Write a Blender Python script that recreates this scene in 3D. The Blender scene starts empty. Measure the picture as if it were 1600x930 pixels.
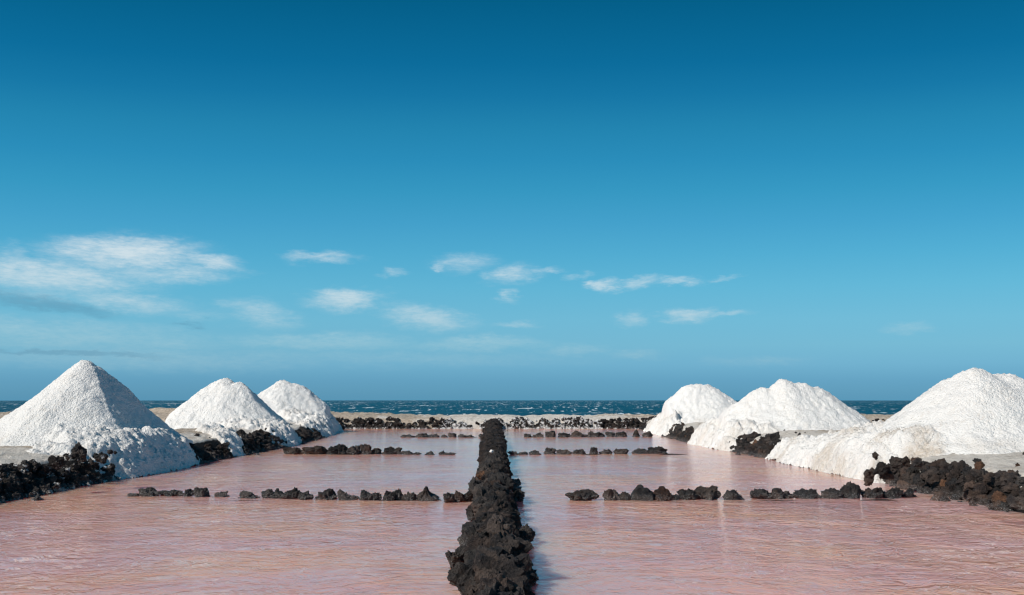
import bpy, bmesh, math, random
import numpy as np

# ----------------------------------------------------------------------------------------------
# camera, sun, sky, exposure
# ----------------------------------------------------------------------------------------------
SC = bpy.context.scene
COL = SC.collection
F, W0, H0, HOR, CAM_H = 1200.0, 1600.0, 930.0, 624.0, 1.5
PITCH = math.atan((HOR - H0 / 2) / F)
cam = bpy.data.cameras.new('camera')
cam.sensor_width = 36.0
cam.lens = 36.0 * F / W0
cam.clip_start = 0.05
cam.clip_end = 90000.0
cam_ob = bpy.data.objects.new('camera', cam)
COL.objects.link(cam_ob)
cam_ob.location = (0, 0, CAM_H)
cam_ob.rotation_euler = (math.pi / 2 + PITCH, 0, 0)
SC.camera = cam_ob
SC.view_settings.view_transform = 'Standard'
SC.view_settings.look = 'None'
SC.view_settings.exposure = 0.0
SC.view_settings.gamma = 1.0
SC.cycles.use_denoising = True
SC.cycles.filter_width = 1.25
SC.cycles.max_bounces = 8
SC.cycles.diffuse_bounces = 3

SUN_AZ = math.radians(-148)      # angle from +X, counter-clockwise: low from the left, a little behind the camera
SUN_EL = math.radians(39)
sx, sy, sz = math.cos(SUN_EL) * math.cos(SUN_AZ), math.cos(SUN_EL) * math.sin(SUN_AZ), math.sin(SUN_EL)
sun = bpy.data.lights.new('sun', 'SUN')
sun.energy = 4.7
sun.angle = math.radians(0.53)
sun.color = (1.0, 0.955, 0.89)
sun_ob = bpy.data.objects.new('sun', sun)
COL.objects.link(sun_ob)
from mathutils import Vector
sun_ob.rotation_euler = Vector((sx, sy, sz)).to_track_quat('Z', 'Y').to_euler()


def ray(px, py):
    v = H0 / 2 - py
    return ((px - W0 / 2), F * math.cos(PITCH) - v * math.sin(PITCH), F * math.sin(PITCH) + v * math.cos(PITCH))


def on(px, py, z=0.0):           # where the sight line through a photo point meets the level z
    d = ray(px, py)
    t = (z - CAM_H) / d[2]
    return d[0] * t, d[1] * t


def at(px, py, Y):               # the point on that sight line at distance Y
    d = ray(px, py)
    t = Y / d[1]
    return d[0] * t, Y, CAM_H + d[2] * t


def azel(px, py):
    d = ray(px, py)
    return math.degrees(math.atan2(d[0], d[1])), math.degrees(math.atan2(d[2], math.hypot(d[0], d[1])))


class NT:                         # a small helper for building node trees
    def __init__(s, tree):
        s.t = tree
        s.n = tree.nodes
        s.l = tree.links

    def add(s, kind, **kw):
        n = s.n.new(kind)
        for k, v in kw.items():
            setattr(n, k, v)
        return n

    def put(s, sock, v):
        if v is None:
            return
        if isinstance(v, bpy.types.NodeSocket):
            s.l.new(v, sock)
        else:
            sock.default_value = v

    def math(s, op, a, b=None, c=None, clamp=False):
        n = s.add('ShaderNodeMath', operation=op, use_clamp=clamp)
        for i, v in enumerate((a, b, c)):
            s.put(n.inputs[i], v)
        return n.outputs[0]

    def vec(s, op, a, b=None):
        n = s.add('ShaderNodeVectorMath', operation=op)
        s.put(n.inputs[0], a)
        s.put(n.inputs[1], b)
        return n.outputs['Value'] if op in ('LENGTH', 'DOT_PRODUCT') else n.outputs[0]

    def remap(s, v, a, b, c=0.0, d=1.0, smooth=True):
        n = s.add('ShaderNodeMapRange', interpolation_type='SMOOTHSTEP' if smooth else 'LINEAR')
        for i, q in enumerate((v, a, b, c, d)):
            s.put(n.inputs[i], q)
        return n.outputs[0]

    def noise(s, vec, scale, detail=4.0, rough=0.55, dist=0.0, out='Fac'):
        n = s.add('ShaderNodeTexNoise')
        s.put(n.inputs['Vector'], vec)
        n.inputs['Scale'].default_value = scale
        n.inputs['Detail'].default_value = detail
        n.inputs['Roughness'].default_value = rough
        n.inputs['Distortion'].default_value = dist
        return n.outputs[out]

    def mix(s, f, a, b, mode='MIX'):
        n = s.add('ShaderNodeMix', data_type='RGBA', blend_type=mode)
        s.put(n.inputs[0], f)
        for i, v in ((6, a), (7, b)):
            if isinstance(v, tuple) and len(v) == 3:
                v = (*v, 1.0)
            s.put(n.inputs[i], v)
        return n.outputs[2]

    def xyz(s, x, y, z):
        n = s.add('ShaderNodeCombineXYZ')
        for i, v in enumerate((x, y, z)):
            s.put(n.inputs[i], v)
        return n.outputs[0]

    def ramp(s, fac, stops, interp='LINEAR'):
        n = s.add('ShaderNodeValToRGB')
        cr = n.color_ramp
        cr.interpolation = interp
        while len(cr.elements) < len(stops):
            cr.elements.new(0.5)
        for e, (p, c) in zip(cr.elements, stops):
            e.position = p
            e.color = (*c, 1.0)
        s.put(n.inputs[0], fac)
        return n.outputs[0]


def srgb(r, g, b):
    return tuple((c / 255 / 12.92) if c <= 10 else ((c / 255 + 0.055) / 1.055) ** 2.4 for c in (r, g, b))


# --- the sky: Nishita, tinted by height above the horizon, with thin clouds low over the sea
world = bpy.data.worlds.new('World')
SC.world = world
world.use_nodes = True
w = NT(world.node_tree)
w.n.clear()
sky = w.add('ShaderNodeTexSky', sky_type='NISHITA')
sky.sun_disc = False
sky.sun_elevation = SUN_EL
sky.sun_rotation = math.atan2(sx, sy)
sky.altitude = 0
sky.air_density = 1.0
sky.dust_density = 0.3
sky.ozone_density = 2.0
tc = w.add('ShaderNodeTexCoord')
sep = w.add('ShaderNodeSeparateXYZ')
w.l.new(tc.outputs['Generated'], sep.inputs[0])
DX, DY, DZ = sep.outputs
RAD = 180 / math.pi
el = w.math('MULTIPLY', w.math('ARCSINE', DZ), RAD)
azr = w.math('MULTIPLY', w.math('ARCTAN2', DX, DY), RAD)
az = w.math('SUBTRACT', w.math('PINGPONG', w.math('ADD', azr, 50.0), 100.0), 50.0)   # the cloud belt goes on round the horizon
# (elevation in degrees, tint on the Nishita colour); found by comparing the bare sky with the photograph
TINT = [(0.05, (0.1451, 0.4621, 1.0)), (0.42, (0.1532, 0.4603, 0.9754)), (1.36, (0.1698, 0.4616, 0.9155)), (2.55, (0.2375, 0.5461, 0.9101)), (3.97, (0.3083, 0.6409, 0.8805)), (5.88, (0.3495, 0.7449, 0.8972)),
        (8.26, (0.3349, 0.8412, 0.9357)), (10.65, (0.2831, 0.8811, 0.9658)), (13.02, (0.2298, 0.8781, 0.9835)), (15.38, (0.1696, 0.8782, 0.966)), (17.71, (0.1207, 0.8333, 0.9522)), (20.0, (0.0931, 0.7977, 0.9072)),
        (22.26, (0.0514, 0.6962, 0.8531)), (24.47, (0.0256, 0.6238, 0.7915)), (28.73, (0.0150, 0.532, 0.6628)), (60.0, (0.02, 0.50, 0.64))]
GRAD = [(0.05, (90, 149, 180)), (0.42, (94, 152, 182)), (1.36, (100, 160, 191)), (2.55, (112, 174, 203)), (3.97, (117, 182, 208)), (5.88, (112, 184, 212)), (8.26, (98, 180, 212)), (10.65, (82, 171, 208)),
        (13.02, (68, 160, 202)), (15.38, (54, 151, 193)), (17.71, (42, 140, 185)), (20.0, (34, 131, 175)), (22.26, (22, 118, 165)), (24.47, (12, 108, 155)), (28.73, (4, 94, 136)), (60.0, (8, 74, 112))]
SKY_STRENGTH = 0.1
elw = w.math('MULTIPLY', el, w.math('MULTIPLY_ADD', w.math('MULTIPLY', DX, DX), 0.42, 1.0))      # the blue deepens a little away from the view's axis
elf = w.math('DIVIDE', w.math('MAXIMUM', elw, 0.0), 60.0, clamp=True)
tint = w.ramp(elf, [(min(e / 60.0, 1.0), c) for e, c in TINT])
skycol = w.mix(1.0, sky.outputs[0], w.mix(1.0, tint, (1.2344,) * 3, 'MULTIPLY'), 'MULTIPLY')
even = w.mix(1.0, w.ramp(elf, [(min(e / 60.0, 1.0), srgb(*c)) for e, c in GRAD]), (1 / SKY_STRENGTH,) * 3, 'MULTIPLY')
skycol = w.mix(0.85, skycol, even)            # evens the sky out from side to side, as under the photograph's polariser

CLOUDS = [  # photo x, y, half width, half height, density, tilt
    (200, 396, 125, 27, 1.0, 2), (70, 428, 160, 24, .95, 0), (325, 412, 62, 13, .75, -4), (255, 425, 110, 18, .7, 3),
    (205, 468, 95, 19, .8, -5), (60, 455, 120, 16, .5, -3), (90, 383, 34, 8, .5, 0), (18, 398, 34, 14, .5, -10),
    (405, 491, 66, 22, .72, -8), (545, 466, 74, 17, 1.0, 3), (672, 496, 80, 21, .9, -8), (497, 403, 62, 10, .62, 3),
    (605, 423, 26, 10, .5, 0), (725, 412, 62, 18, .55, 3), (688, 419, 20, 7, .6, 0), (800, 430, 50, 18, .7, 8), (850, 420, 32, 7, .5, 6),
    (797, 465, 22, 10, .6, -6), (945, 445, 32, 12, .9, 4), (1000, 440, 46, 9, .65, 4), (1060, 437, 40, 8, .65, 4), (900, 429, 26, 8, .5, 0),
    (1135, 431, 40, 5, .45, 2), (995, 495, 32, 12, .7, 4), (1076, 493, 42, 13, .85, 0), (1118, 490, 55, 7, .65, 4), (805, 506, 52, 8, .68, 0),
    (1410, 509, 44, 8, .6, 0), (745, 538, 130, 12, .85, 1), (890, 546, 65, 11, .75, 2), (990, 553, 75, 11, .7, 2), (1190, 566, 95, 11, .6, 0),
    (500, 534, 190, 17, .85, 0), (250, 537, 100, 13, .75, 2), (100, 522, 260, 26, .85, -2), (300, 492, 70, 11, .42, -2), (650, 562, 340, 16, .6, 0),
    (230, 560, 340, 20, .85, 0),
]
SHADES = [(60, 470, 120, 13, .8, -6), (110, 551, 150, 5, .7, -2), (288, 505, 34, 6, .6, 0)]
wn1 = w.noise(w.vec('MULTIPLY', w.xyz(az, el, 0.0), (0.16, 0.5, 1.0)), 1.0, 5.0, 0.6, out='Color')
wn2 = w.noise(w.vec('MULTIPLY', w.xyz(az, el, 3.7), (0.75, 2.2, 1.0)), 1.0, 7.0, 0.72, out='Color')
warp = w.vec('ADD', w.vec('MULTIPLY', w.vec('SUBTRACT', wn1, (.5, .5, .5)), (6.0, 1.7, 0)), w.vec('MULTIPLY', w.vec('SUBTRACT', wn2, (.5, .5, .5)), (2.2, 0.9, 0)))
uvw = w.vec('ADD', w.xyz(az, el, 0.0), warp)


def cloud_sum(items):
    total = None
    for (px, py, hw, hh, amp, tilt) in items:
        a, e = azel(px, py)
        dw, dh = hw * 0.0477 * 1.15, hh * 0.0477 * 1.25
        d = w.vec('SUBTRACT', uvw, (a, e, 0.0))
        s_ = math.tan(math.radians(tilt))
        y2 = w.vec('DOT_PRODUCT', d, (-s_ / dh, 1 / dh, 0))
        x2 = w.vec('DOT_PRODUCT', d, (1 / dw, 0, 0))
        r = w.math('SQRT', w.math('MULTIPLY_ADD', x2, x2, w.math('MULTIPLY', y2, y2)))
        m = w.remap(r, 1.25, 0.0, 0.0, amp)
        total = m if total is None else w.math('MAXIMUM', total, m)
    return total


fb = w.noise(w.vec('MULTIPLY', w.xyz(az, el, 9.1), (0.55, 1.7, 1.0)), 1.0, 8.0, 0.62)
fine = w.noise(w.vec('MULTIPLY', w.xyz(az, el, 2.1), (1.5, 6.0, 1.0)), 1.0, 6.0, 0.65)
dens = cloud_sum(CLOUDS)
tex = w.math('ADD', w.math('MULTIPLY', fb, 0.75), w.math('MULTIPLY', fine, 0.75))
a_cl = w.remap(w.math('MULTIPLY', dens, tex), 0.03, 0.95, 0.0, 0.86)
a_sh = w.remap(w.math('MULTIPLY', cloud_sum(SHADES), tex), 0.1, 0.6, 0.0, 0.5)
lowfade = w.remap(el, 0.3, 9.0, 0.8, 1.0)
cl_col = w.ramp(w.remap(el, 0.5, 11.0), [(0.0, srgb(138, 184, 204)), (0.3, srgb(160, 201, 216)), (0.5, srgb(190, 214, 224)), (1.0, srgb(222, 232, 236))])
# cloud colours are final picture values: bring them to the sky texture's own scale
cl_s = w.mix(1.0, cl_col, (1 / SKY_STRENGTH,) * 3, 'MULTIPLY')
sh_s = w.mix(1.0, srgb(96, 148, 176), (1 / SKY_STRENGTH,) * 3, 'MULTIPLY')
c1 = w.mix(w.math('MULTIPLY', a_cl, lowfade), skycol, cl_s)
c2 = w.mix(a_sh, c1, sh_s)
bg = w.add('ShaderNodeBackground')
w.l.new(c2, bg.inputs[0])
bg.inputs[1].default_value = SKY_STRENGTH
wo = w.add('ShaderNodeOutputWorld')
w.l.new(bg.outputs[0], wo.inputs[0])

# ----------------------------------------------------------------------------------------------
# helpers
# ----------------------------------------------------------------------------------------------
RNG = np.random.default_rng(7)
random.seed(11)


_PERM = RNG.permutation(256).astype(np.int32)
_G = RNG.normal(size=(256, 3))
_G = (_G / np.linalg.norm(_G, axis=1)[:, None]).astype(np.float32)
_GX, _GY, _GZ = _G[:, 0].copy(), _G[:, 1].copy(), _G[:, 2].copy()


def pn(x, y, z=0.0, seed=0):      # gradient noise, about -1..1
    x, y, z = np.broadcast_arrays(np.asarray(x, np.float32), np.asarray(y, np.float32), np.asarray(z, np.float32))
    x0, y0, z0 = np.floor(x), np.floor(y), np.floor(z)
    fx, fy, fz = x - x0, y - y0, z - z0
    ix, iy, iz = (q.astype(np.int32) for q in (x0, y0, z0))
    u, v, t = (q * q * q * (q * (q * 6 - 15) + 10) for q in (fx, fy, fz))
    so = (seed * 37 + 11) & 255
    out = np.zeros(x.shape, np.float32)
    for i in (0, 1):
        wi = u if i else 1 - u
        pi_ = _PERM[(ix + i + so) & 255]
        for j in (0, 1):
            wij = wi * (v if j else 1 - v)
            pj = _PERM[(pi_ + iy + j) & 255]
            for k in (0, 1):
                h = _PERM[(pj + iz + k) & 255]
                out += (_GX[h] * (fx - i) + _GY[h] * (fy - j) + _GZ[h] * (fz - k)) * wij * (t if k else 1 - t)
    return out * 1.5


def fbm(x, y, z=0.0, octaves=4, seed=0, gain=0.5):
    s, a, f = 0.0, 1.0, 1.0
    for o in range(octaves):
        s = s + a * pn(np.asarray(x) * f, np.asarray(y) * f, np.asarray(z) * f, seed + o * 17)
        a *= gain
        f *= 2.03
    return s


def sstep(a, b, x):
    t = np.clip((x - a) / (b - a), 0, 1)
    return t * t * (3 - 2 * t)


def mesh_from(name, verts, faces, mat=None, smooth=True, attrs=None):
    verts = np.asarray(verts, np.float32)
    faces = np.asarray(faces, np.int32)
    n, k = faces.shape
    me = bpy.data.meshes.new(name)
    me.vertices.add(len(verts))
    me.vertices.foreach_set('co', verts.ravel())
    me.loops.add(n * k)
    me.loops.foreach_set('vertex_index', faces.ravel())
    me.polygons.add(n)
    me.polygons.foreach_set('loop_start', np.arange(0, n * k, k, dtype=np.int32))
    me.polygons.foreach_set('loop_total', np.full(n, k, np.int32))
    me.polygons.foreach_set('use_smooth', np.full(n, smooth, bool))
    for an, av in (attrs or {}).items():
        a = me.attributes.new(an, 'FLOAT', 'POINT')
        a.data.foreach_set('value', np.asarray(av, np.float32))
    me.update(calc_edges=True)
    if mat:
        me.materials.append(mat)
    return me


def link(name, data, parent=None, loc=(0, 0, 0)):
    o = bpy.data.objects.new(name, data)
    COL.objects.link(o)
    o.location = loc
    if parent:
        o.parent = parent
    return o


def tag(o, label, cat, group=None):
    o['label'] = label
    o['category'] = cat
    o['kind'] = 'thing'
    if group:
        o['group'] = group
    return o


def kind(o, k):
    o['kind'] = k
    return o


def grid_faces(nu, nv):           # vertices ordered [v][u]
    i = np.arange(nv - 1)[:, None] * nu + np.arange(nu - 1)[None, :]
    i = i.ravel()
    return np.stack([i, i + 1, i + 1 + nu, i + nu], 1)


def compact(verts, faces, attrs=None):
    used = np.zeros(len(verts), bool)
    used[faces.ravel()] = True
    idx = np.cumsum(used) - 1
    return verts[used], idx[faces], {k: np.asarray(v)[used] for k, v in (attrs or {}).items()}


# ----------------------------------------------------------------------------------------------
# materials
# ----------------------------------------------------------------------------------------------
def new_mat(name):
    m = bpy.data.materials.new(name)
    m.use_nodes = True
    t = NT(m.node_tree)
    b = t.n['Principled BSDF']
    return m, t, b


def geo_pos(t):
    return t.add('ShaderNodeNewGeometry').outputs['Position']


def attr(t, name):
    return t.add('ShaderNodeAttribute', attribute_name=name).outputs['Fac']


def bump(t, b, h, dist, strength=1.0):
    n = t.add('ShaderNodeBump')
    n.inputs['Strength'].default_value = strength
    n.inputs['Distance'].default_value = dist
    t.put(n.inputs['Height'], h)
    t.l.new(n.outputs[0], b.inputs['Normal'])


def make_salt_mat():
    m, t, b = new_mat('sea_salt')
    P = geo_pos(t)
    n1 = t.noise(P, 2.2, 5, 0.6)
    n2 = t.noise(P, 16.0, 4, 0.65)
    dirt = attr(t, 'dirt')
    stain = t.math('MULTIPLY', t.remap(n1, 0.42, 0.7), t.remap(n2, 0.45, 0.66))
    col = t.mix(t.math('MULTIPLY', stain, 0.45), (0.84, 0.805, 0.765), (0.60, 0.51, 0.41))
    col = t.mix(t.math('MULTIPLY', dirt, t.remap(n2, 0.3, 0.62, 0.45, 1.0)), col, (0.58, 0.49, 0.40))
    t.l.new(col, b.inputs['Base Color'])
    b.inputs['Roughness'].default_value = 0.75
    b.inputs['Specular IOR Level'].default_value = 0.3
    g1 = t.noise(P, 30.0, 4, 0.7)
    vo = t.add('ShaderNodeTexVoronoi')
    t.put(vo.inputs['Vector'], P)
    vo.inputs['Scale'].default_value = 24.0
    bump(t, b, t.math('SUBTRACT', g1, t.math('MULTIPLY', vo.outputs['Distance'], 0.45)), 0.045)
    return m


def make_ground_mat():
    m, t, b = new_mat('salty_earth')
    P = geo_pos(t)
    n1 = t.noise(P, 0.9, 6, 0.62)
    n2 = t.noise(P, 7.0, 5, 0.65)
    n3 = t.noise(P, 30.0, 4, 0.7)
    beige = t.mix(t.remap(n2, 0.3, 0.7), (0.34, 0.265, 0.20), (0.62, 0.51, 0.40))
    beige = t.mix(t.math('MULTIPLY', t.remap(n3, 0.58, 0.70), 0.7), beige, (0.22, 0.18, 0.15))
    white = t.math('MULTIPLY', t.remap(t.math('ADD', n1, t.math('MULTIPLY', attr(t, 'salt'), 0.5)), 0.5, 0.66), t.remap(n2, 0.3, 0.55, 0.5, 1.0))
    beige = t.mix(t.math('MULTIPLY', white, 0.85), beige, (0.74, 0.68, 0.61))
    dark = t.mix(t.remap(n2, 0.3, 0.7), (0.012, 0.011, 0.011), (0.035, 0.028, 0.025))
    dk = t.remap(t.math('ADD', attr(t, 'rock'), t.math('MULTIPLY', t.math('SUBTRACT', n2, 0.5), 0.7)), 0.35, 0.6)
    t.l.new(t.mix(dk, beige, dark), b.inputs['Base Color'])
    b.inputs['Roughness'].default_value = 0.92
    b.inputs['Specular IOR Level'].default_value = 0.15
    bump(t, b, t.math('ADD', n2, t.math('MULTIPLY', n3, 0.6)), 0.10)
    return m


def make_lava_mat(name='lava_rock', salty=0.0):
    m, t, b = new_mat(name)
    oi = t.add('ShaderNodeObjectInfo')
    P = geo_pos(t)
    z = t.add('ShaderNodeSeparateXYZ')
    t.l.new(P, z.inputs[0])
    Z = z.outputs[2]
    n1 = t.noise(P, 5.0, 5, 0.6)
    n2 = t.noise(P, 42.0, 5, 0.7)
    n3 = t.noise(P, 120.0, 2, 0.5)
    col = t.mix(t.remap(n1, 0.35, 0.7), (0.42, 0.42, 0.46), (1.6, 1.34, 1.18))
    col = t.mix(t.math('MULTIPLY', t.remap(n2, 0.5, 0.72), 0.55), col, (2.2, 1.9, 1.7))
    col = t.mix(1.0, col, oi.outputs['Color'], 'MULTIPLY')
    near_w = t.remap(Z, 0.02, 0.13, 1.0, 0.0)
    speck = t.math('MULTIPLY', t.math('MULTIPLY', t.remap(n3, 0.60, 0.66), near_w), 0.85)
    speck = t.math('MAXIMUM', speck, t.math('MULTIPLY', t.remap(n2, 0.72, 0.76), 0.25))
    if salty:
        up = t.math('ADD', t.math('MULTIPLY', t.noise(P, 6.0, 5, 0.7), 1.0), t.remap(Z, 0.0, 0.12, 0.1, 0.0))
        speck = t.math('MAXIMUM', speck, t.math('MULTIPLY', t.remap(up, 0.60 - 0.12 * salty, 0.68 - 0.1 * salty), 0.95))
    col = t.mix(speck, col, (0.78, 0.76, 0.74))
    t.l.new(col, b.inputs['Base Color'])
    t.l.new(t.remap(Z, 0.01, 0.12, 0.28, 0.85), b.inputs['Roughness'])
    t.l.new(t.remap(Z, 0.01, 0.12, 0.6, 0.22), b.inputs['Specular IOR Level'])
    bump(t, b, t.math('ADD', n2, t.math('MULTIPLY', n3, 0.3)), 0.07)
    return m


def make_brine_mat():
    m, t, b = new_mat('pink_brine')
    P = geo_pos(t)
    big = t.noise(t.vec('MULTIPLY', P, (0.30, 0.55, 1)), 1.0, 4, 0.55, 0.6)
    col = t.mix(t.remap(big, 0.36, 0.66), (0.65, 0.345, 0.305), (0.71, 0.375, 0.25))
    silt = t.noise(t.vec('MULTIPLY', P, (1.6, 3.5, 1)), 1.0, 5, 0.6, 0.8)
    col = t.mix(t.math('MULTIPLY', t.remap(silt, 0.45, 0.75), 0.3), col, (0.50, 0.27, 0.25))
    t.l.new(col, b.inputs['Base Color'])
    b.inputs['Subsurface Weight'].default_value = 1.0
    b.inputs['Subsurface Radius'].default_value = (0.8, 0.45, 0.35)
    b.inputs['Subsurface Scale'].default_value = 1.2
    b.inputs['Roughness'].default_value = 0.1
    b.inputs['IOR'].default_value = 1.39
    b.inputs['Specular IOR Level'].default_value = 0.85
    wr = t.vec('MULTIPLY', t.vec('SUBTRACT', t.noise(P, 0.8, 3, 0.5, 0.0, 'Color'), (.5, .5, .5)), (0.7, 0.7, 0.0))
    Q = t.vec('ADD', P, wr)
    gust = t.noise(t.vec('MULTIPLY', P, (0.45, 0.30, 1)), 1.0, 3, 0.5, 0.5)
    w1 = t.noise(t.vec('MULTIPLY', Q, (1.7, 3.2, 1)), 1.0, 2, 0.5, 0.6)
    w2 = t.noise(t.vec('MULTIPLY', Q, (5.0, 8.0, 1)), 1.0, 2, 0.5, 0.9)
    w3 = t.noise(t.vec('MULTIPLY', Q, (17.0, 24.0, 1)), 1.0, 2, 0.5, 0.5)

    def crest(v):                 # sharp little crests, broad troughs
        return t.math('SUBTRACT', 1.0, t.math('ABSOLUTE', t.math('MULTIPLY_ADD', v, 2.0, -1.0)))
    h = t.math('ADD', t.math('MULTIPLY', w1, 0.55), t.math('ADD', t.math('MULTIPLY', crest(w2), 0.30), t.math('MULTIPLY', w3, 0.035)))
    h = t.math('MULTIPLY', h, t.remap(gust, 0.3, 0.7, 0.6, 1.35))
    sx_ = t.add('ShaderNodeSeparateXYZ')
    t.l.new(P, sx_.inputs[0])
    lee = t.math('ADD', sx_.outputs[0], t.math('MULTIPLY', sx_.outputs[1], 0.0256))      # the wall shelters the water beside it from the wind
    lee = t.math('MULTIPLY', t.remap(lee, 0.3, 2.6, 0.28, 1.0), t.remap(lee, -0.3, -1.3, 0.55, 1.0))
    lee = t.math('MULTIPLY', lee, t.remap(sx_.outputs[1], 9.0, 26.0, 1.5, 0.5))
    h = t.math('MULTIPLY', h, lee)
    bump(t, b, h, 0.125)
    return m


def make_sea_mat():
    m, t, b = new_mat('sea_water')
    P = geo_pos(t)
    foam = attr(t, 'foam')
    n1 = t.noise(t.vec('MULTIPLY', P, (0.05, 0.10, 0.0)), 1.0, 5, 0.7)
    n2 = t.noise(t.vec('MULTIPLY', P, (0.22, 0.22, 0.0)), 1.0, 4, 0.7)
    col = t.mix(t.remap(n1, 0.3, 0.7), (0.001, 0.052, 0.090), (0.004, 0.090, 0.140))
    f1 = t.noise(t.vec('MULTIPLY', P, (0.24, 0.030, 0.0)), 1.0, 3, 0.6)
    f2 = t.noise(t.vec('MULTIPLY', P, (0.075, 0.0075, 0.0)), 1.0, 4, 0.65)
    fm = t.remap(t.math('ADD', foam, t.math('MULTIPLY', t.math('SUBTRACT', n2, 0.5), 1.1)), 0.78, 0.95)
    fm = t.math('MAXIMUM', fm, t.math('MAXIMUM', t.remap(f1, 0.605, 0.67), t.remap(f2, 0.60, 0.70)))
    col = t.mix(t.math('MULTIPLY', fm, 0.9), col, (0.75, 0.79, 0.81))
    t.l.new(col, b.inputs['Base Color'])
    b.inputs['Roughness'].default_value = 0.45
    b.inputs['Specular IOR Level'].default_value = 0.12
    bump(t, b, t.noise(t.vec('MULTIPLY', P, (0.25, 0.5, 0.0)), 1.0, 5, 0.65), 2.0)
    return m


M_SALT, M_GROUND, M_LAVA, M_BRINE, M_SEA = make_salt_mat(), make_ground_mat(), make_lava_mat(), make_brine_mat(), make_sea_mat()
M_LAVA_SALTED = make_lava_mat('lava_rock_salt_crusted', 1.0)
M_LAVA_DUSTED = make_lava_mat('lava_rock_salt_dusted', 0.12)

# ----------------------------------------------------------------------------------------------
# the ground: banks round the two pools, the pool beds, the shore
# ----------------------------------------------------------------------------------------------
LE_Y = [-20, 3, 11, 15, 26, 30.3, 34, 38.3, 42]
LE_X = [-7.4, -7.35, -7.27, -7.2, -6.98, -7.25, -7.6, -8.15, -8.6]
RE_Y = [-20, 3, 9.8, 14.4, 20.7, 27.5, 32.4, 37.9, 42]
RE_X = [6.9, 6.75, 6.56, 6.48, 6.3, 5.97, 6.07, 6.25, 6.3]
FAR_Y = 40.0
ROWS_Y = {'near': on(800, 782)[1], 'mid': on(800, 710.5)[1], 'far': on(800, 683.5)[1]}


def left_edge(y):
    return np.interp(y, LE_Y, LE_X) + 0.10 * pn(np.asarray(y) * 0.45, 3.3) + 0.05 * pn(np.asarray(y) * 1.7, 8.1)


def right_edge(y):
    return np.interp(y, RE_Y, RE_X) + 0.08 * pn(np.asarray(y) * 0.5, 13.3) + 0.05 * pn(np.asarray(y) * 1.6, 4.1)


def wall_x(y):
    return 0.045 - 0.0256 * np.asarray(y, float) + 0.03 * pn(np.asarray(y) * 0.5, 77.7)


def bank_dist(x, y):
    d1 = np.maximum(left_edge(y) - x, x - right_edge(y))
    d = np.maximum(np.maximum(d1, (y - FAR_Y) * 2.0), -14.0 - y)
    wob = 0.25 * pn(y * 0.5, 1.1)
    d2 = np.maximum(np.maximum(x + 13.3 + wob, (y - 40.3) * 2.0), 7.0 - y)        # further pools beyond the banks
    d3 = np.maximum(np.maximum(np.interp(y, [7, 20, 24, 41], [13.6, 13.0, 11.75, 11.5]) + wob - x, (y - 40.3) * 2.0), 7.0 - y)
    return np.minimum(np.minimum(d, d2), d3), y - FAR_Y


def ground(x, y):
    x, y = np.broadcast_arrays(np.asarray(x, float), np.asarray(y, float))
    d, df = bank_dist(x, y)
    din = np.maximum(np.maximum(left_edge(y) - x, x - right_edge(y)), y - FAR_Y)
    outer = sstep(0.0, 1.6, din - d)
    side = (0.72 * np.clip((d + 0.2) / 0.98, 0, 1) + 0.28 * sstep(-0.2, 0.78, d)) * (0.82 - 0.13 * outer) - 0.36
    side = side + 0.13 * sstep(0.7, 2.2, d) * (1 - outer)
    rough = 0.05 * fbm(x * 0.7, y * 0.7, 0, 4, 5) + 0.02 * fbm(x * 4, y * 4, 0, 3, 9)
    z = side + rough * sstep(0.2, 0.8, d)
    ridge = np.interp(x, [-40, -14, -10, -6, 0, 6, 10, 17, 24, 60], [.38, .34, .14, -.02, -.04, -.02, 0.0, .14, .30, .36])
    z = z + sstep(-0.2, 2.2, df) * (ridge + 0.11 * fbm(x * 0.5, 2.2, 0, 3, 31) + 0.085 * fbm(x * 1.7, y * 1.7, 0, 4, 3, 0.65))
    z = z * (1 - sstep(46, 62, y)) - 8.5 * sstep(46, 66, y)
    for ry in ROWS_Y.values():    # the low sills that carry the stone rows
        prof = np.exp(-((y - ry) / 0.16) ** 2)
        z = np.where(d < -0.05, np.maximum(z, -0.36 + prof * (0.350 + 0.05 * pn(x * 1.3, y * 2, 5.5))), z)
    return z


xs = np.unique(np.round(np.concatenate([
    np.linspace(-150, -30, 25), np.linspace(-30, -14.5, 52), np.linspace(-14.5, -9, 90), np.arange(-9, -6.6, 0.035), np.linspace(-6.6, 5.4, 61),
    np.arange(5.4, 8.2, 0.035), np.linspace(8.2, 14, 90), np.linspace(14, 30, 54), np.linspace(30, 150, 25)]), 4))
ysl = [-60.0, -40, -20, -14.5, -13.5, -10, -6, -2, 0, 2, 4, 6, 7, 8]
yv = 8.5
while yv < 47:
    ysl.append(yv)
    yv += max(0.045, 0.0045 * yv)
ysl += list(np.linspace(47.5, 70, 30))
for ry in ROWS_Y.values():
    ysl += list(ry + np.linspace(-0.3, 0.3, 13))
ys = np.unique(np.round(np.array(ysl), 4))
GX, GY = np.meshgrid(xs, ys)
GZ = ground(GX, GY)
gd, gdf = bank_dist(GX, GY)
rock_a = np.clip(np.where(GX > 0, sstep(0.66, 0.40, gd + 0.15 * pn(GX * 3, GY * 3, 0, 15)), sstep(0.82, 0.60, gd)) * (gdf < 0.0) + (gdf >= 0) * sstep(0.55, 0.1, gdf + 0.35 * pn(GX * 1.3, GY * 3, 0, 14)) * np.interp(GX, [-8, -5, -3.4, -1.2, -0.6, 3, 5, 8, 12], [.8, .6, .2, .2, .45, .45, .8, .8, 1.0]), 0, 1)
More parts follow.
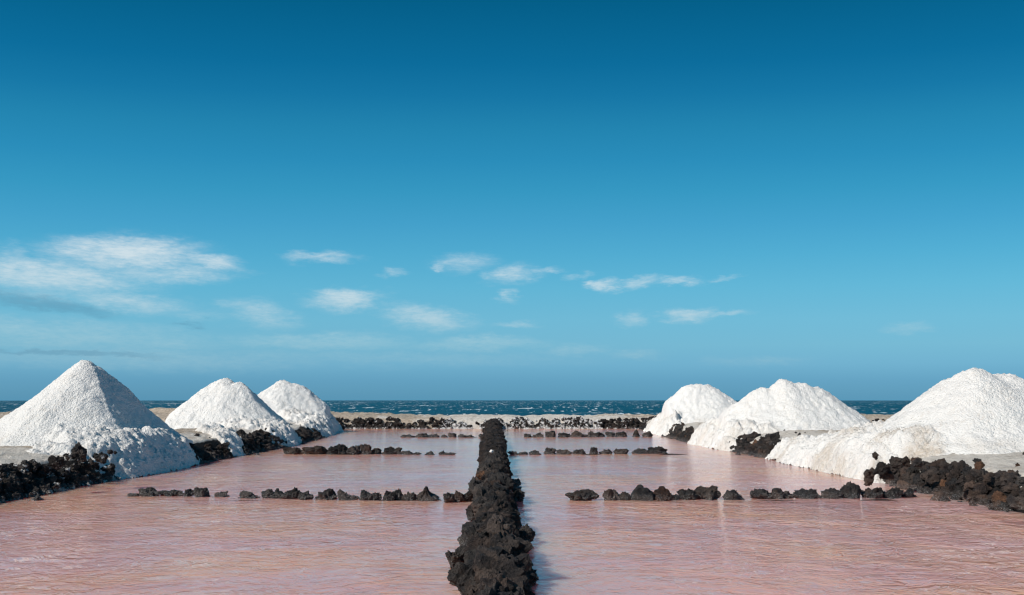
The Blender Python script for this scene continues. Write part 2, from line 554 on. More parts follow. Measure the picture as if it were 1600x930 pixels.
salt_a = np.clip(sstep(1.6, 0.3, np.abs(gd - 1.0)) * 0.42 * (gdf < 0) + sstep(7, 2, np.abs(GX - 1.0)) * (gdf > 0) * 0.42 - 0.15 * (gdf > 0) * (np.abs(GX) > 8), -0.3, 1)
me = mesh_from('ground', np.stack([GX, GY, GZ], -1).reshape(-1, 3), grid_faces(len(xs), len(ys)), M_GROUND, True,
               {'rock': rock_a.ravel(), 'salt': salt_a.ravel()})
kind(link('ground', me), 'structure')


def water_sheet(name, x0, x1, y0, y1):
    me = mesh_from(name, [(x0, y0, 0), (x1, y0, 0), (x1, y1, 0), (x0, y1, 0)], [(0, 1, 2, 3)], M_BRINE)
    return kind(link(name, me), 'structure')


# one sheet on each side of the centre wall; they butt along the wall's axis
def half_pool(name, side):
    yy = np.linspace(-13.9, FAR_Y + 0.25, 60)
    outer = (np.interp(yy, LE_Y, LE_X) - 0.35) if side < 0 else (np.interp(yy, RE_Y, RE_X) + 0.35)
    inner = wall_x(yy)
    a, b_ = (outer, inner) if side < 0 else (inner, outer)
    v = np.concatenate([np.stack([a, yy, 0 * yy], 1), np.stack([b_, yy, 0 * yy], 1)])
    n = len(yy)
    f = [(i, n + i, n + i + 1, i + 1) for i in range(n - 1)]
    return kind(link(name, mesh_from(name, v, f, M_BRINE)), 'structure')


half_pool('brine_pool', -1)
half_pool('brine_pool', 1)
water_sheet('brine_pool', -90, -12.6, 6.6, 40.6)
water_sheet('brine_pool', 10.9, 90, 6.6, 40.6)

# the sea: rows of waves out to the horizon, finest where it is nearest
SEA_Z = -5.0
rr = [55.0]
while rr[-1] < 60000:
    r_ = rr[-1]
    rr.append(r_ * (1.05 if r_ < 250 else 1.006 if r_ < 1500 else 1.02 if r_ < 5000 else 1.3))
rr = np.array(rr)
aa = np.radians(np.linspace(-62, 62, 900))
RR, AA = np.meshgrid(rr, aa, indexing='ij')
SX, SY = RR * np.sin(AA) / np.cos(AA) ** 0.0, RR * np.cos(AA)
amp = np.interp(RR, [55, 200, 2500, 8000], [0.5, 1.0, 1.0, 0.0])
WV = fbm(SX / 34, SY / 15, 0, 3, 41)
SZ = SEA_Z + amp * 0.75 * WV - RR ** 2 / (2 * 6.4e6)
foam_a = np.clip(0.55 * WV + 0.45 * fbm(SX / 70, SY / 55, 3.3, 2, 61) + 0.30, 0, 1.3)
me = mesh_from('sea', np.stack([SX, SY, SZ], -1).reshape(-1, 3), grid_faces(len(aa), len(rr)), M_SEA, True, {'foam': foam_a.ravel()})
kind(link('sea', me), 'structure')

# ----------------------------------------------------------------------------------------------
# salt mounds with the spills that run down to the water
# ----------------------------------------------------------------------------------------------
SPILLS = []                       # every patch of salt on a bank: (x, y, rx, ry)


def spill_mask(x, y, blobs):
    m = np.full(np.shape(x), -1.0)
    for (cx, cy, rx, ry) in blobs:
        m = np.maximum(m, 1.0 - np.hypot((x - cx) / rx, (y - cy) / ry))
    return m


def salt_sheet(name, x0, x1, y0, y1, res, cones, blobs, seed, dirty=0.0, thick=0.2, lump=1.0):
    nx, ny = int((x1 - x0) / res) + 1, int((y1 - y0) / res) + 1
    X, Y = np.meshgrid(np.linspace(x0, x1, nx), np.linspace(y0, y1, ny))
    G = ground(X, Y)
    wx = 0.10 * fbm(X * 1.1, Y * 1.1, 0.0, 3, seed)
    wy = 0.10 * fbm(X * 1.1, Y * 1.1, 5.0, 3, seed + 3)
    C = np.full(X.shape, -9.0)
    for (cx, cy, zp, tn, c, fdir, fk) in cones:
        dx, dy = X + wx - cx, Y + wy - cy
        r = np.hypot(dx, dy)
        ang = np.arctan2(dy, dx)
        r = r * (1 + 0.05 * np.cos(3 * ang + seed) + 0.035 * pn(2.2 * np.cos(ang) + 9, 2.2 * np.sin(ang), seed))
        r = np.maximum(r, fk * (dx * math.cos(fdir) + dy * math.sin(fdir)))      # a flat, steeper flank
        cone = zp + c - np.sqrt((tn * r) ** 2 + c * c)
        k = 0.06
        C = np.maximum(C, cone) + k * np.exp(-np.abs(C - cone) / k * 1.5) * 0.5
    near_cone = np.exp(np.clip(C - G, -6, 0) / 0.42)
    C = C - 5.0 * np.clip(0.68 - bank_dist(X, Y)[0], 0, 1)            # the heap ends at the rim of the bank
    foot = C - G
    cz = C + 0.28 * np.exp(-np.clip(foot, 0, 5) / 0.22) * 0.35          # concave foot
    m = spill_mask(X + 3.2 * wx + 0.10 * fbm(X * 3.3, Y * 3.3, 2.0, 2, seed + 5), Y + 3.2 * wy + 0.10 * fbm(X * 3.3, Y * 3.3, 8.0, 2, seed + 6), blobs) if blobs else np.full(X.shape, -1.0)
    lob = 0.75 + 0.45 * fbm(X * 1.6, Y * 1.6, 1.0, 3, seed + 9)
    bd = bank_dist(X, Y)[0]
    fan = np.minimum(thick * lob + 0.22 * near_cone, 0.10 + 0.7 * np.clip(bd + 0.1, 0, 9))
    A = G + fan * sstep(-0.02, 0.34, m) - 0.08 * sstep(0.03, -0.05, m)
    Z = np.maximum(cz, A) + 0.03 * np.exp(-np.abs(cz - A) / 0.06)
    # lumps and grains
    lumps = 0.020 * fbm(X * 5, Y * 5, Z * 5, 2, seed + 21) + 0.021 * fbm(X * 13, Y * 13, Z * 13, 2, seed + 31) + 0.011 * pn(X * 31, Y * 31, Z * 31, seed + 41)
    onap = sstep(0.05, -0.05, cz - A)
    lumps = lumps + 0.016 * (0.35 - np.abs(pn(X * 22, Y * 22, Z * 22, seed + 45)))
    clod = 0.055 * fbm(X * 6.5, Y * 6.5, Z * 3, 2, seed + 81) + 0.05 * (0.3 - np.abs(pn(X * 9, Y * 9, Z * 5, seed + 83)))
    lumps = lumps * (1 + 0.5 * onap) + clod * onap
    gully = 0.02 * np.abs(pn(X * 3.1 + 9 * wx, Y * 3.1, 4.4, seed + 51))
    Z = Z + lump * (lumps - gully)
    dirt = np.clip(onap * dirty * sstep(-0.25, 0.45, fbm(X * 1.1, Y * 1.1, 2.0, 4, seed + 61)) + 0.5 * onap * sstep(0.2, 0.02, m) * dirty, 0, 1)
    dirt = np.maximum(dirt, 0.30 * sstep(0.3, 0.0, foot) * sstep(-0.1, 0.5, fbm(X * 2, Y * 2, 7.0, 3, seed + 71)) * (1 - onap))
    F4 = grid_faces(nx, ny)
    keep = ((Z > G - 0.012).ravel())[F4].any(1) & ((Z > 0.03 + 0.05 * pn(X * 2.5, Y * 2.5, 0, seed + 91)).ravel())[F4].any(1)
    kg = keep.reshape(ny - 1, nx - 1)                       # one connected heap: drop stray flakes
    lab = np.zeros(kg.shape, np.int32)
    best, nl = (0, 0), 0
    for start in np.argwhere(kg):
        if lab[start[0], start[1]]:
            continue
        nl += 1
        todo, cnt = [(int(start[0]), int(start[1]))], 0
        lab[todo[0]] = nl
        while todo:
            a_, b_ = todo.pop()
            cnt += 1
            for q in ((a_ + 1, b_), (a_ - 1, b_), (a_, b_ + 1), (a_, b_ - 1)):
                if 0 <= q[0] < ny - 1 and 0 <= q[1] < nx - 1 and kg[q] and not lab[q]:
                    lab[q] = nl
                    todo.append(q)
        best = max(best, (cnt, nl))
    keep = (lab == best[1]).ravel()
    V, F4, at_ = compact(np.stack([X, Y, Z], -1).reshape(-1, 3), F4[keep], {'dirt': dirt.ravel()})
    SPILLS.extend(blobs)
    me = mesh_from(name, V, F4, M_SALT, True, at_)
    return link(name, me)


def cone_at(px, py, Y, tn, c=0.12, fdir=0.0, fk=0.5):
    x, y, z = at(px, py, Y)
    return (x, y, z, tn, c, math.radians(fdir), fk)


MG = 'white salt mounds on the banks of the pools'
# left bank
mound = salt_sheet('salt_mound', -12.9, -6.9, 13.4, 20.6, 0.028,
                   [cone_at(136, 563, 17.4, 0.94, 0.15, -1, 1.25)],
                   [(-7.75, 16.5, 1.0, 2.3), (-8.3, 15.8, 1.1, 1.5)], 101, 0.1, 0.2, 1.0)
tag(mound, 'tall pointed salt mound with one bluish shaded flank, nearest on its bank', 'salt mound', MG)
mound = salt_sheet('salt_mound', -13.8, -6.7, 22.5, 33.5, 0.042,
                   [cone_at(352, 591, 29.6, 0.93, 0.24), cone_at(374, 597, 29.5, 0.90, 0.18, 10, 1.2), cone_at(338, 598, 29.6, 0.93, 0.2)],
                   [(-7.5, 25.7, 0.8, 1.5), (-8.6, 26.6, 1.5, 1.3)], 131, 0.3, 0.22, 1.7)
tag(mound, 'round topped salt mound standing between the tall pointed mound and a smaller one', 'salt mound', MG)
mound = salt_sheet('salt_mound', -14.0, -6.7, 29.0, 39.5, 0.055,
                   [cone_at(443, 594, 36.0, 0.80, 0.2), cone_at(462, 600, 36.0, 0.80, 0.2)],
                   [(-7.9, 34.0, 0.9, 4.0), (-9.0, 35.0, 1.6, 2.4)], 161, 0.3, 0.24, 2.0)
tag(mound, 'smallest salt mound, farthest along the bank with the tall pointed mound', 'salt mound', MG)
# right bank
mound = salt_sheet('salt_mound', 5.9, 14.8, 11.5, 21.6, 0.032,
                   [cone_at(1524, 575, 15.7, 0.78, 0.16), cone_at(1565, 584, 15.8, 0.76, 0.22), cone_at(1610, 596, 15.8, 0.74, 0.24), cone_at(1482, 596, 15.9, 0.88, 0.16)],
                   [(6.7, 17.2, 0.95, 3.5), (7.6, 16.6, 1.7, 2.6), (6.55, 14.9, 0.5, 0.9)], 191, 0.75, 0.2, 1.15)
tag(mound, 'widest sunlit salt mound rising behind the brown stone wall, cut by the frame', 'salt mound', MG)
mound = salt_sheet('salt_mound', 5.3, 14.0, 19.5, 30.5, 0.042,
                   [cone_at(1225, 592, 25.0, 0.86, 0.16), cone_at(1190, 605, 25.0, 0.84, 0.14), cone_at(1272, 605, 25.0, 0.74, 0.16), cone_at(1248, 598, 25.0, 0.8, 0.18)],
                   [(6.25, 24.9, 0.8, 2.5), (7.4, 25.3, 1.5, 2.2)], 221, 0.5, 0.22, 1.7)
tag(mound, 'broad humped salt mound with a bumpy top between two other sunlit mounds', 'salt mound', MG)
mound = salt_sheet('salt_mound', 5.2, 12.5, 29.5, 40.0, 0.055,
                   [cone_at(1078, 601, 34.5, 0.90, 0.22), cone_at(1103, 601, 34.5, 0.74, 0.22), cone_at(1090, 600, 34.5, 0.85, 0.25)],
                   [(6.3, 34.6, 0.95, 3.3), (7.2, 34.8, 1.6, 2.3)], 251, 0.3, 0.24, 2.0)
tag(mound, 'flat topped salt mound at the far end of the sunlit bank', 'salt mound', MG)
# a lone streak of spilt salt between the rocks of the left bank
p_a, p_b = (-9.0, 23.3), (-7.35, 20.9)
blobs = [(p_a[0] + (p_b[0] - p_a[0]) * q, p_a[1] + (p_b[1] - p_a[1]) * q, 0.42, 0.6) for q in np.linspace(0, 1, 6)]
patch = salt_sheet('salt_spill', -10.2, -6.8, 19.8, 24.6, 0.04, [], blobs, 281, 0.3, 0.2, 1.1)
tag(patch, 'narrow white streak of spilt salt running down dark rocks to the pool', 'salt spill')

# ----------------------------------------------------------------------------------------------
# lava stones
# ----------------------------------------------------------------------------------------------
_ico = {}


def ico(sub):
    if sub not in _ico:
        bm = bmesh.new()
        bmesh.ops.create_icosphere(bm, subdivisions=sub, radius=1.0)
        v = np.array([q.co[:] for q in bm.verts])
        f = np.array([[q.index for q in p.verts] for p in bm.faces])
        bm.free()
        _ico[sub] = (v, f)
    return _ico[sub]


def rock_verts(sub, seed, craggy=1.0, knobs=3, flat=0.8):
    v, f = ico(sub)
    rg = np.random.default_rng(seed)
    p = v.copy()
    o = rg.uniform(0, 50, 3)
    for _ in range(5):            # broken faces
        n = rg.normal(size=3)
        n /= np.linalg.norm(n)
        c = rg.uniform(0.55, 0.9)
        dd = p @ n - c
        p = p - np.clip(dd, 0, None)[:, None] * n * flat
    for _ in range(26):           # clinkery small lumps all over it
        n = rg.normal(size=3)
        n /= np.linalg.norm(n)
        k = np.sqrt(np.clip(1 - (np.arccos(np.clip(v @ n, -1, 1)) / rg.uniform(0.22, 0.50)) ** 2, 0, 1))
        p = p + (k * rg.uniform(0.05, 0.26) * craggy)[:, None] * v
    for _ in range(knobs):        # knobs grown onto it
        n = rg.normal(size=3)
        n[2] = abs(n[2]) * 0.8
        n /= np.linalg.norm(n)
        k = np.sqrt(np.clip(1 - (np.arccos(np.clip(v @ n, -1, 1)) / rg.uniform(0.5, 0.9)) ** 2, 0, 1))
        p = p + (k * rg.uniform(0.12, 0.38))[:, None] * v
    q = v + o
    d = 0.16 * fbm(q[:, 0] * 1.6, q[:, 1] * 1.6, q[:, 2] * 1.6, 2, seed % 97)
    rid = np.abs(pn(q[:, 0] * 3.4, q[:, 1] * 3.4, q[:, 2] * 3.4, seed % 89))
    d = d - 0.20 * (0.5 - rid) * (rid < 0.5)
    d = d + 0.13 * pn(q[:, 0] * 6, q[:, 1] * 6, q[:, 2] * 6, 3) + 0.10 * (np.abs(pn(q[:, 0] * 9, q[:, 1] * 9, q[:, 2] * 9, 8)) - 0.3) + 0.07 * pn(q[:, 0] * 15, q[:, 1] * 15, q[:, 2] * 15, 4)
    p = p * (1 + craggy * d)[:, None]
    return p, f


def lava_color(i, brown=0.0):
    rg = np.random.default_rng(i + 9000)
    k = rg.uniform(0.030, 0.078)
    b = np.clip(brown + rg.normal(0, 0.25), 0, 1.3)
    if brown > 0.2 and rg.uniform() < 0.06:      # the odd tan stone
        return (0.15, 0.090, 0.058, 1.0)
    return (k * (1 + 0.75 * b), k * (1 + 0.28 * b), k * (1 + 0.05 * b), 1.0)


# --- the rows of single stones that divide the pools: photo x0, x1, top, foot
ROWS = {
    ('near', 'left'): [(197, 215, 771, 776), (215.6, 244.7, 763, 776), (245.6, 277.5, 765.3, 775.5), (277, 286, 767, 775.5), (286, 300, 765, 776),
                       (300, 324, 763, 777), (333, 354.4, 768, 777), (370, 401, 768, 779), (406, 429, 765, 779), (428, 441, 764.4, 779), (440, 465, 762.5, 780),
                       (464, 485.5, 768.3, 781.5), (490, 521, 765, 781.5), (525.6, 556.6, 766, 782), (561, 582, 767, 782.2), (580, 594.5, 770, 782.2),
                       (598, 615.6, 767.8, 782.8), (614, 629, 763.4, 782), (628, 648, 769.4, 782.5), (650, 688, 761.6, 783)],
    ('near', 'right'): [(888, 934, 767, 783), (945, 972, 764.7, 782.4), (967, 988, 769.5, 782), (987, 1022, 759.7, 782.4), (1021, 1056, 763, 783),
                        (1053, 1064, 773, 781.5), (1063, 1090, 764.7, 781.6), (1090, 1128, 761.6, 781.8), (1132.5, 1164, 766.6, 781.8),
                        (1177, 1216, 765.5, 780.2), (1207, 1244, 764, 780), (1245, 1283, 764.7, 779.8), (1285, 1321, 763.8, 779.4), (1321, 1349, 754, 779.4),
                        (1356, 1387, 761.6, 779.4), (1385, 1415, 762.5, 779.4), (1412, 1437, 764, 777.6)],
    ('mid', 'left'): [(440, 472, 699, 709.8), (470, 511, 697, 710.3), (500, 513, 700.5, 709.6), (511, 541, 694.5, 710.2), (541, 561, 697, 710.5), (561, 582, 693.8, 710.2),
                      (579, 595, 700.5, 709.8), (596, 626, 698.8, 710.2), (627.5, 645, 704.5, 710.4), (643, 657.5, 706.5, 710.6), (664, 679, 704.5, 711),
                      (685, 696, 704.5, 710.6), (694, 712, 707.3, 711)],
    ('mid', 'right'): [(793, 809, 705, 710.6), (810, 824, 706, 710.6), (827.6, 845, 703.7, 710.7), (851, 869, 700, 710.2), (871, 893, 702.6, 710.2),
                       (896, 915.6, 702, 710), (922, 935, 699, 709.8), (937.5, 957.6, 702, 709.5), (960, 982, 701, 709.7), (989, 1011, 701, 709.2), (1012, 1041.6, 697.5, 709.2)],
    ('far', 'left'): [(626.7, 647, 679, 683.5), (650, 669, 677, 683.5), (670, 686, 677.7, 683.5), (688.5, 699, 679, 683.5), (700.7, 712, 676.4, 683.5),
                      (716, 728, 678.5, 683.5), (727.5, 741, 679.3, 683.5), (748, 758, 678, 683.5)],
    ('far', 'right'): [(819, 831, 678, 683.4), (832.5, 850, 676, 683.4), (853, 869, 673.4, 683.4), (873, 890, 676, 683.2), (891, 919, 673, 683.2),
                       (919, 929.5, 673, 683.2), (930.5, 945, 675, 682.9), (948, 962, 674.6, 682.8), (964, 979.5, 674.6, 682.7), (988, 999.6, 671.6, 682.6), (1005, 1020.6, 674, 682.6)],
}
ORD = ['first', 'second', 'third', 'fourth', 'fifth', 'sixth', 'seventh', 'eighth', 'ninth', 'tenth', 'eleventh', 'twelfth']
ROWNAME = {'near': 'nearest', 'mid': 'middle', 'far': 'farthest'}
seed = 500
for (rn, sd), items in ROWS.items():
    n = len(items)
    for i, (x0, x1, yt, yb) in enumerate(items):
        seed += 1
        cx = (x0 + x1) / 2
        wx_, wy_ = on(cx, yb)
        wid = (x1 - x0) * wy_ / F * 1.15
        hgt = (yb - yt) * wy_ / F
        rg = np.random.default_rng(seed)
        sub = 4 if rn != 'far' else 3
        p, f = rock_verts(sub, seed, 1.25, 4, 0.4)
        glossy = (rn, sd, i) == ('near', 'right', 3)
        brown = (rn, sd, i) == ('near', 'right', 4)
        if glossy:
            p, f = rock_verts(sub, seed, 0.35, 2)
        if (rn, sd, i) == ('near', 'left', 19):      # a low stone with a knob standing on its outer end
            k = np.exp(-((p[:, 0] + 0.35) / 0.26) ** 2) * (p[:, 2] > 0.1)
            p[:, 2] = np.where(p[:, 2] > 0, p[:, 2] * (0.75 - 0.55 * np.clip(p[:, 0], 0, 1)), p[:, 2]) + 0.8 * k
        # fit the part above the sill to the outline in the photograph
        lo, hi = p.min(0), p.max(0)
        p = (p - (lo + hi) / 2) / (hi - lo)
        dep = wid * rg.uniform(0.65, 0.95) if wid / hgt < 2.6 else wid * 0.5
        full = hgt * 1.75
        p = p * np.array([wid, dep, full])
        p[:, 2] += full / 2 - (full - hgt)
        me = mesh_from('lava_stone', p, f, M_LAVA, False)
        o = link('lava_stone', me, None, (wx_, wy_ + dep * 0.42, 0.0))
        o.color = lava_color(seed, 0.12)
        asp = wid / hgt
        if brown:
            o.color = (0.062, 0.036, 0.027, 1)
        look = 'reddish brown' if brown else 'glossy black' if glossy else 'tall dark' if asp < 1.25 else 'flat dark' if asp > 2.9 else 'wide dark' if asp > 2.1 else 'rugged dark'
        k_in, k_out = (n - 1 - i, i) if sd == 'left' else (i, n - 1 - i)
        if k_in <= k_out:
            where = 'nearest the centre wall' if k_in == 0 else '%s from the centre wall' % ORD[k_in]
        else:
            where = 'outermost' if k_out == 0 else '%s from the outer end' % ORD[k_out]
        tag(o, '%s lava stone, %s in the %s %s row' % (look, where, ROWNAME[rn], sd), 'stone',
            'lava stones in the %s row of the %s pool' % (ROWNAME[rn], sd))

# --- stones for the walls: a stock of shapes, shared
STOCK = []
for i in range(22):
    p, f = rock_verts(4, 3000 + i, 1.15, 3)
    lo, hi = p.min(0), p.max(0)
    p = (p - (lo + hi) / 2) / (hi - lo).max() * 1.15
    STOCK.append((p, f))
STOCK_ME = {}


def stock_mesh(i, mat):
    key = (i, mat.name)
    if key not in STOCK_ME:
        STOCK_ME[key] = mesh_from('stone', STOCK[i][0], STOCK[i][1], mat, False)
    return STOCK_ME[key]


_sid = 0


def put_stone(parent, x, y, z, size, mat, brown=0.1, squash=(1, 1, 1), label=None):
    global _sid
    _sid += 1
    rg = np.random.default_rng(_sid + 40000)
    o = link('stone', stock_mesh(int(rg.integers(len(STOCK))), mat), parent, (x, y, z))
    o.rotation_euler = rg.uniform(0, 6.28, 3)
    o.scale = [size * rg.uniform(0.8, 1.25) * q for q in squash]
    o.color = lava_color(_sid, brown)
    if label:
        o['label'] = label
    return o


def stone_mass(name, parent, spots, mat, sub=2):
    vs, fs, base = [], [], 0
    shapes = [rock_verts(sub, 7000 + i, 1.0, 2) for i in range(10)]
    rg = np.random.default_rng(99)
    for (x, y, z, s) in spots:
        p, f = shapes[int(rg.integers(10))]
        a = rg.uniform(0, 6.28)
        R = np.array([[math.cos(a), -math.sin(a), 0], [math.sin(a), math.cos(a), 0], [0, 0, 1]])
        q = (p * rg.uniform(0.75, 1.2, 3)) @ R.T * s * 0.5 + np.array([x, y, z])
        vs.append(q)
        fs.append(f + base)
        base += len(p)
    o = link(name, mesh_from(name, np.concatenate(vs), np.concatenate(fs), mat, False), parent)
    o.color = (0.032, 0.028, 0.026, 1)
    o['kind'] = 'stuff'
    return o


def empty(name, loc=(0, 0, 0)):
    return link(name, None, None, loc)


# --- the centre wall
cw = empty('stone_wall')
tag(cw, 'long black lava stone wall running straight between the two pink pools', 'stone wall')


def wall_h(y):
    return np.clip(0.28 + 0.0036 * (np.asarray(y, float) - 5), 0.26, 0.41)


def wall_hw(y):
    return 0.200 + 0.0026 * np.asarray(y) + 0.05 * pn(np.asarray(y) * 0.9, 55.5)


ny_, nt_ = 900, 56
yy = np.concatenate([np.linspace(0.8, 16, 620), np.linspace(16, FAR_Y + 0.6, 281)[1:]])
tt = np.linspace(-1, 1, nt_)
YY, TT = np.meshgrid(yy, tt, indexing='ij')
ang = TT * math.pi / 2
cxs = np.sign(np.sin(ang)) * np.abs(np.sin(ang)) ** 0.8 * wall_hw(YY) * 0.92
czs = np.abs(np.cos(ang)) ** 0.5 * (wall_h(YY) + 0.25 + 0.04 * pn(YY * 0.7, 21.0)) - 0.25
nx_, nz_ = np.sin(ang), np.cos(ang)
PX, PZ = wall_x(YY) + cxs, czs
disp = 0.10 * fbm(PX * 3.2, YY * 3.2, PZ * 3.2, 2, 71) + 0.08 * (np.abs(pn(PX * 7, YY * 7, PZ * 7, 72)) - 0.3) + 0.045 * fbm(PX * 17, YY * 17, PZ * 17, 2, 73)
PX2, PZ2, PY2 = PX + nx_ * disp, PZ + nz_ * disp, YY + 0.03 * pn(PX * 6, YY * 6, PZ * 6, 74)
me = mesh_from('wall_core', np.stack([PX2, PY2, PZ2], -1).reshape(-1, 3), grid_faces(nt_, len(yy)), M_LAVA, False)
core = link('wall_core', me, cw)
core.color = (0.040, 0.036, 0.034, 1)
spots = []
y = 2.6
rgw = np.random.default_rng(321)
while y < FAR_Y + 0.3:
    step = 0.155 if y < 16 else 0.16
    for k in range(3 if y < 16 else 3):
        a = rgw.uniform(-1.25, 1.25)
        s = rgw.choice([0.12, 0.16, 0.2, 0.26, 0.34]) * rgw.uniform(0.85, 1.1) if y < 16 else rgw.uniform(0.16, 0.34)
        hw = float(wall_hw(y))
        x = float(wall_x(y)) + math.copysign(abs(math.sin(a)) ** 0.8, a) * hw * 0.92
        z = abs(math.cos(a)) ** 0.5 * (float(wall_h(y)) + 0.25) - 0.25
        spots.append((x, y + rgw.uniform(-.08, .08), z - s * 0.12, s))
    y += step
near_sp = [s for s in spots if s[1] >= 3.9][:258]
rest = [s for s in spots if s[1] < 3.9] + [s for s in spots if s[1] >= 3.9][258:]
for (x, y, z, s) in near_sp:
    put_stone(cw, x, y, z, s * rgw.uniform(0.8, 1.0), M_LAVA, rgw.choice([0.0, 0.0, 0.1, 0.25]), (1.0, 1.0, 0.85))
stone_mass('far_stones', cw, rest, M_LAVA, 2)
# stones that stick out of it in the photograph: photo x, y of the middle, distance, size
for (px, py, Y, s, q) in [(702, 773, 11.6, 0.22, (1, 1, 1.05)), (716, 775, 11.65, 0.2, (1, 1, 1)), (732, 770, 11.7, 0.26, (1, 1, 1)), (744, 758, 11.9, 0.26, (1, 1, 1)),
                       (750, 770, 11.6, 0.26, (1, 1, 1)), (712, 876, 7.15, 0.2, (1.2, 0.9, 0.6)), (728, 868, 7.3, 0.22, (1, 1, .8)), (808, 775, 11.7, 0.22, (1, 1, 1)),
                       (820, 838, 8.3, 0.2, (1, 1, 1)), (736, 845, 8.1, 0.26, (1, 1, 1)), (806, 745, 13.6, 0.24, (1, 1, 1)), (757, 890, 6.2, 0.36, (1, 1, .7)), (790, 868, 6.6, 0.4, (1, 1, .8)),
                       (742, 905, 6.0, 0.32, (1, 1, .9)), (775, 906, 5.5, 0.42, (1, 1, .7))]:
    x, y, z = at(px, py, Y)
    if abs(x - float(wall_x(y))) > 0.3:
        z = min(z, 0.25 * s)
    put_stone(cw, x, y, z, s, M_LAVA, 0.15, q)
x, y, z = at(768, 707, 15.9)
p, f = rock_verts(2, 6060, 0.8, 2)
sc_ = link('salt_lump', mesh_from('salt_lump', p * 0.042, f, M_SALT, False), cw, (x, y, z + 0.02))
sc_['label'] = 'small white salt lump lying on the black wall'

# --- rock walls at the foot of the banks


def bank_wall(label, side, y0, y1, size, count, mat, brown, extra=(), crest=0.48):
    w_ = empty('rock_wall')
    tag(w_, label, 'rock wall', 'rock walls at the foot of the banks')
    rg = np.random.default_rng(int(y0 * 100) + (1 if side < 0 else 2))
    pts = []
    yc, dc, sc0 = rg.uniform(y0, y1, 5000), rg.uniform(-0.16, crest + 0.22, 5000), rg.uniform(*size, 5000)
    xc = left_edge(yc) - dc if side < 0 else right_edge(yc) + dc
    ok = spill_mask(xc + 0.25 * pn(xc * 2, yc * 2, 3.0, 7), yc + 0.25 * pn(xc * 2, yc * 2, 9.0, 7), SPILLS) < 0.30
    ok &= rg.uniform(0, 1, 5000) > np.clip((dc - 0.42) * 1.5, 0, 0.7)
    ok &= dc < (crest + 0.22) * (0.75 + 0.5 * pn(yc * 1.1, 6.6))
    zc = ground(xc, yc)
    P4 = np.stack([xc, yc, zc, sc0], 1)[ok]
    arr = np.zeros((0, 4))
    for q in P4:
        if len(arr) >= count:
            break
        if len(arr) and (((arr[:, :3] - q[:3]) ** 2).sum(1) < (0.36 * (arr[:, 3] + q[3])) ** 2).any():
            continue
        arr = np.vstack([arr, q])
    pts = [tuple(float(v_) for v_ in q) for q in arr]
    for (x, y, z, s) in pts:
        put_stone(w_, x, y, z + s * 0.04, s, mat, rg.choice([brown, brown * 0.2, brown * 0.6, brown * 2.0]))
    for _ in range(9):          # loose fragments lying on the ledge above the wall
        y = rg.uniform(y0, y1)
        d = rg.uniform(0.7, 2.2)
        x = float(left_edge(y)) - d if side < 0 else float(right_edge(y)) + d
        if spill_mask(np.array(x), np.array(y), SPILLS) < 0.0:
            s = rg.choice([0.04, 0.05, 0.07, 0.11])
            put_stone(w_, x, y, float(ground(x, y)) + s * 0.15, s, mat, brown, (1, 1, 0.7))
    for (px, py, s, zz) in extra:
        x, y = on(px, py, zz)
        put_stone(w_, x, y, zz, s, mat, brown)
    return w_


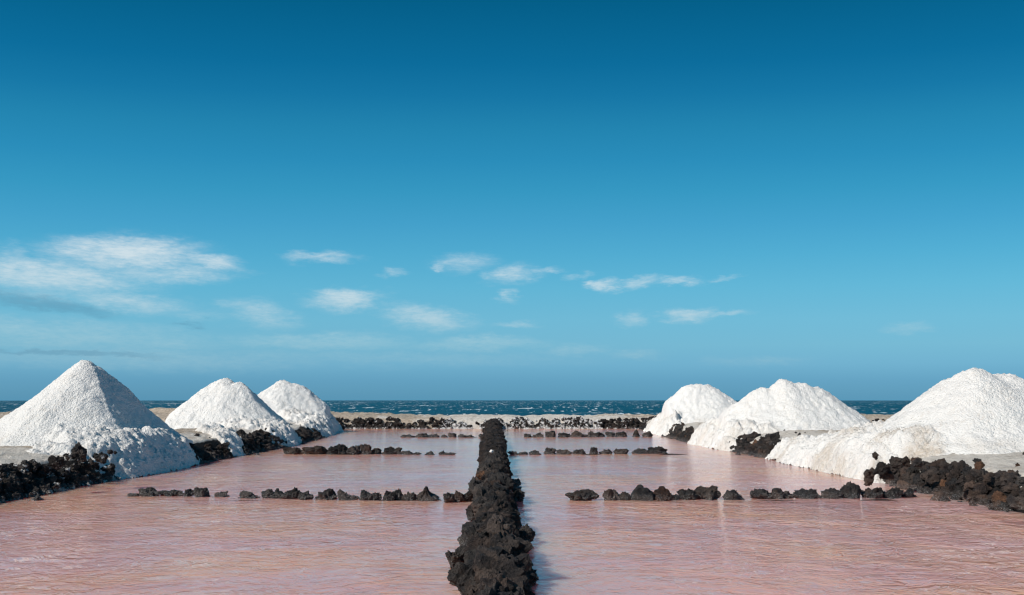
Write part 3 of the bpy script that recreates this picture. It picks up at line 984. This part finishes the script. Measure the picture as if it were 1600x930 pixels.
bank_wall('black rock wall below the tall pointed mound, dusted with salt', -1, 7.5, 14.7, (0.13, 0.27), 270, M_LAVA_DUSTED, 0.1,
          [(122, 706, 0.26, 0.56), (125, 713, 0.22, 0.5), (107, 714, 0.1, 0.55), (160, 716, 0.2, 0.52), (172, 706, 0.09, 0.55), (180, 707, 0.06, 0.55), (88, 723, 0.2, 0.5)])
bank_wall('black rock wall between the broad salt spill and the narrow white streak', -1, 18.4, 21.3, (0.16, 0.30), 90, M_LAVA, 0.1)
bank_wall('black rock wall between the narrow white streak and the round topped mound', -1, 21.3, 25.0, (0.16, 0.32), 110, M_LAVA, 0.1, crest=0.7)
bank_wall('small dark rock wall below the smallest mound', -1, 26.5, 31.5, (0.18, 0.34), 100, M_LAVA, 0.1)
bank_wall('brown lava rock wall below the widest sunlit mound', 1, 7.5, 15.4, (0.14, 0.32), 260, M_LAVA, 0.36,
          [(1368, 712, 0.13, 0.5), (1400, 722, 0.2, 0.5), (1415, 720, 0.16, 0.52), (1432, 723, 0.2, 0.5), (1378, 733, 0.22, 0.4), (1385, 742, 0.2, 0.3), (1362, 740, 0.2, 0.3),
           (1355, 750, 0.16, 0.15), (1475, 727, 0.12, 0.55), (1530, 728, 0.14, 0.55)])
bank_wall('dark rock wall in a gap between salt spills below the broad humped mound', 1, 20.2, 23.2, (0.15, 0.30), 120, M_LAVA, 0.25, crest=0.7)
bank_wall('dark rock wall below the flat topped mound beside the farthest row', 1, 26.6, 32.0, (0.18, 0.34), 120, M_LAVA, 0.25, crest=0.6)

# --- the far bank's wall: stones too small to pick apart, crusted with salt
fw = empty('rock_wall')
tag(fw, 'low salt crusted rock wall along the far end of both pools', 'rock wall', 'rock walls at the foot of the banks')
rg = np.random.default_rng(5)
for (xa, xb, nn, mat, nm) in [(-9.2, -3.6, 420, M_LAVA_DUSTED, 'dark_stones'), (-3.6, -0.9, 420, M_LAVA_SALTED, 'salted_stones'), (-0.9, 4.6, 700, M_LAVA_SALTED, 'salted_stones'), (4.6, 7.5, 220, M_LAVA_DUSTED, 'dark_stones'),
                              (-34, -9.2, 700, M_LAVA_DUSTED, 'dark_stones'), (7.5, 34, 800, M_LAVA, 'dark_stones')]:
    x = rg.uniform(xa, xb, nn)
    top = (0.48 if abs(xa + xb) < 25 else 0.75) * (0.8 + 0.75 * pn(x * 0.7, 3.1, 0, 3) + 0.35 * pn(x * 2.3, 3.1, 0, 4))
    d = -0.12 + (top + 0.12) * rg.uniform(0, 1, nn)
    z = ground(x, FAR_Y + d) + 0.01
    sz_ = rg.uniform(0.10, 0.26, nn)
    gap = pn(x * 1.3, d * 5, 1.0, 12) > (0.25 if nm == 'salted_stones' and xb < 0.5 else 0.6)
    sp = [(float(p_), float(FAR_Y + q_), float(r_), float(s_)) for p_, q_, r_, s_, g_ in zip(x, d, z, sz_, gap) if not g_]
    stone_mass(nm, fw, sp, mat, 2)
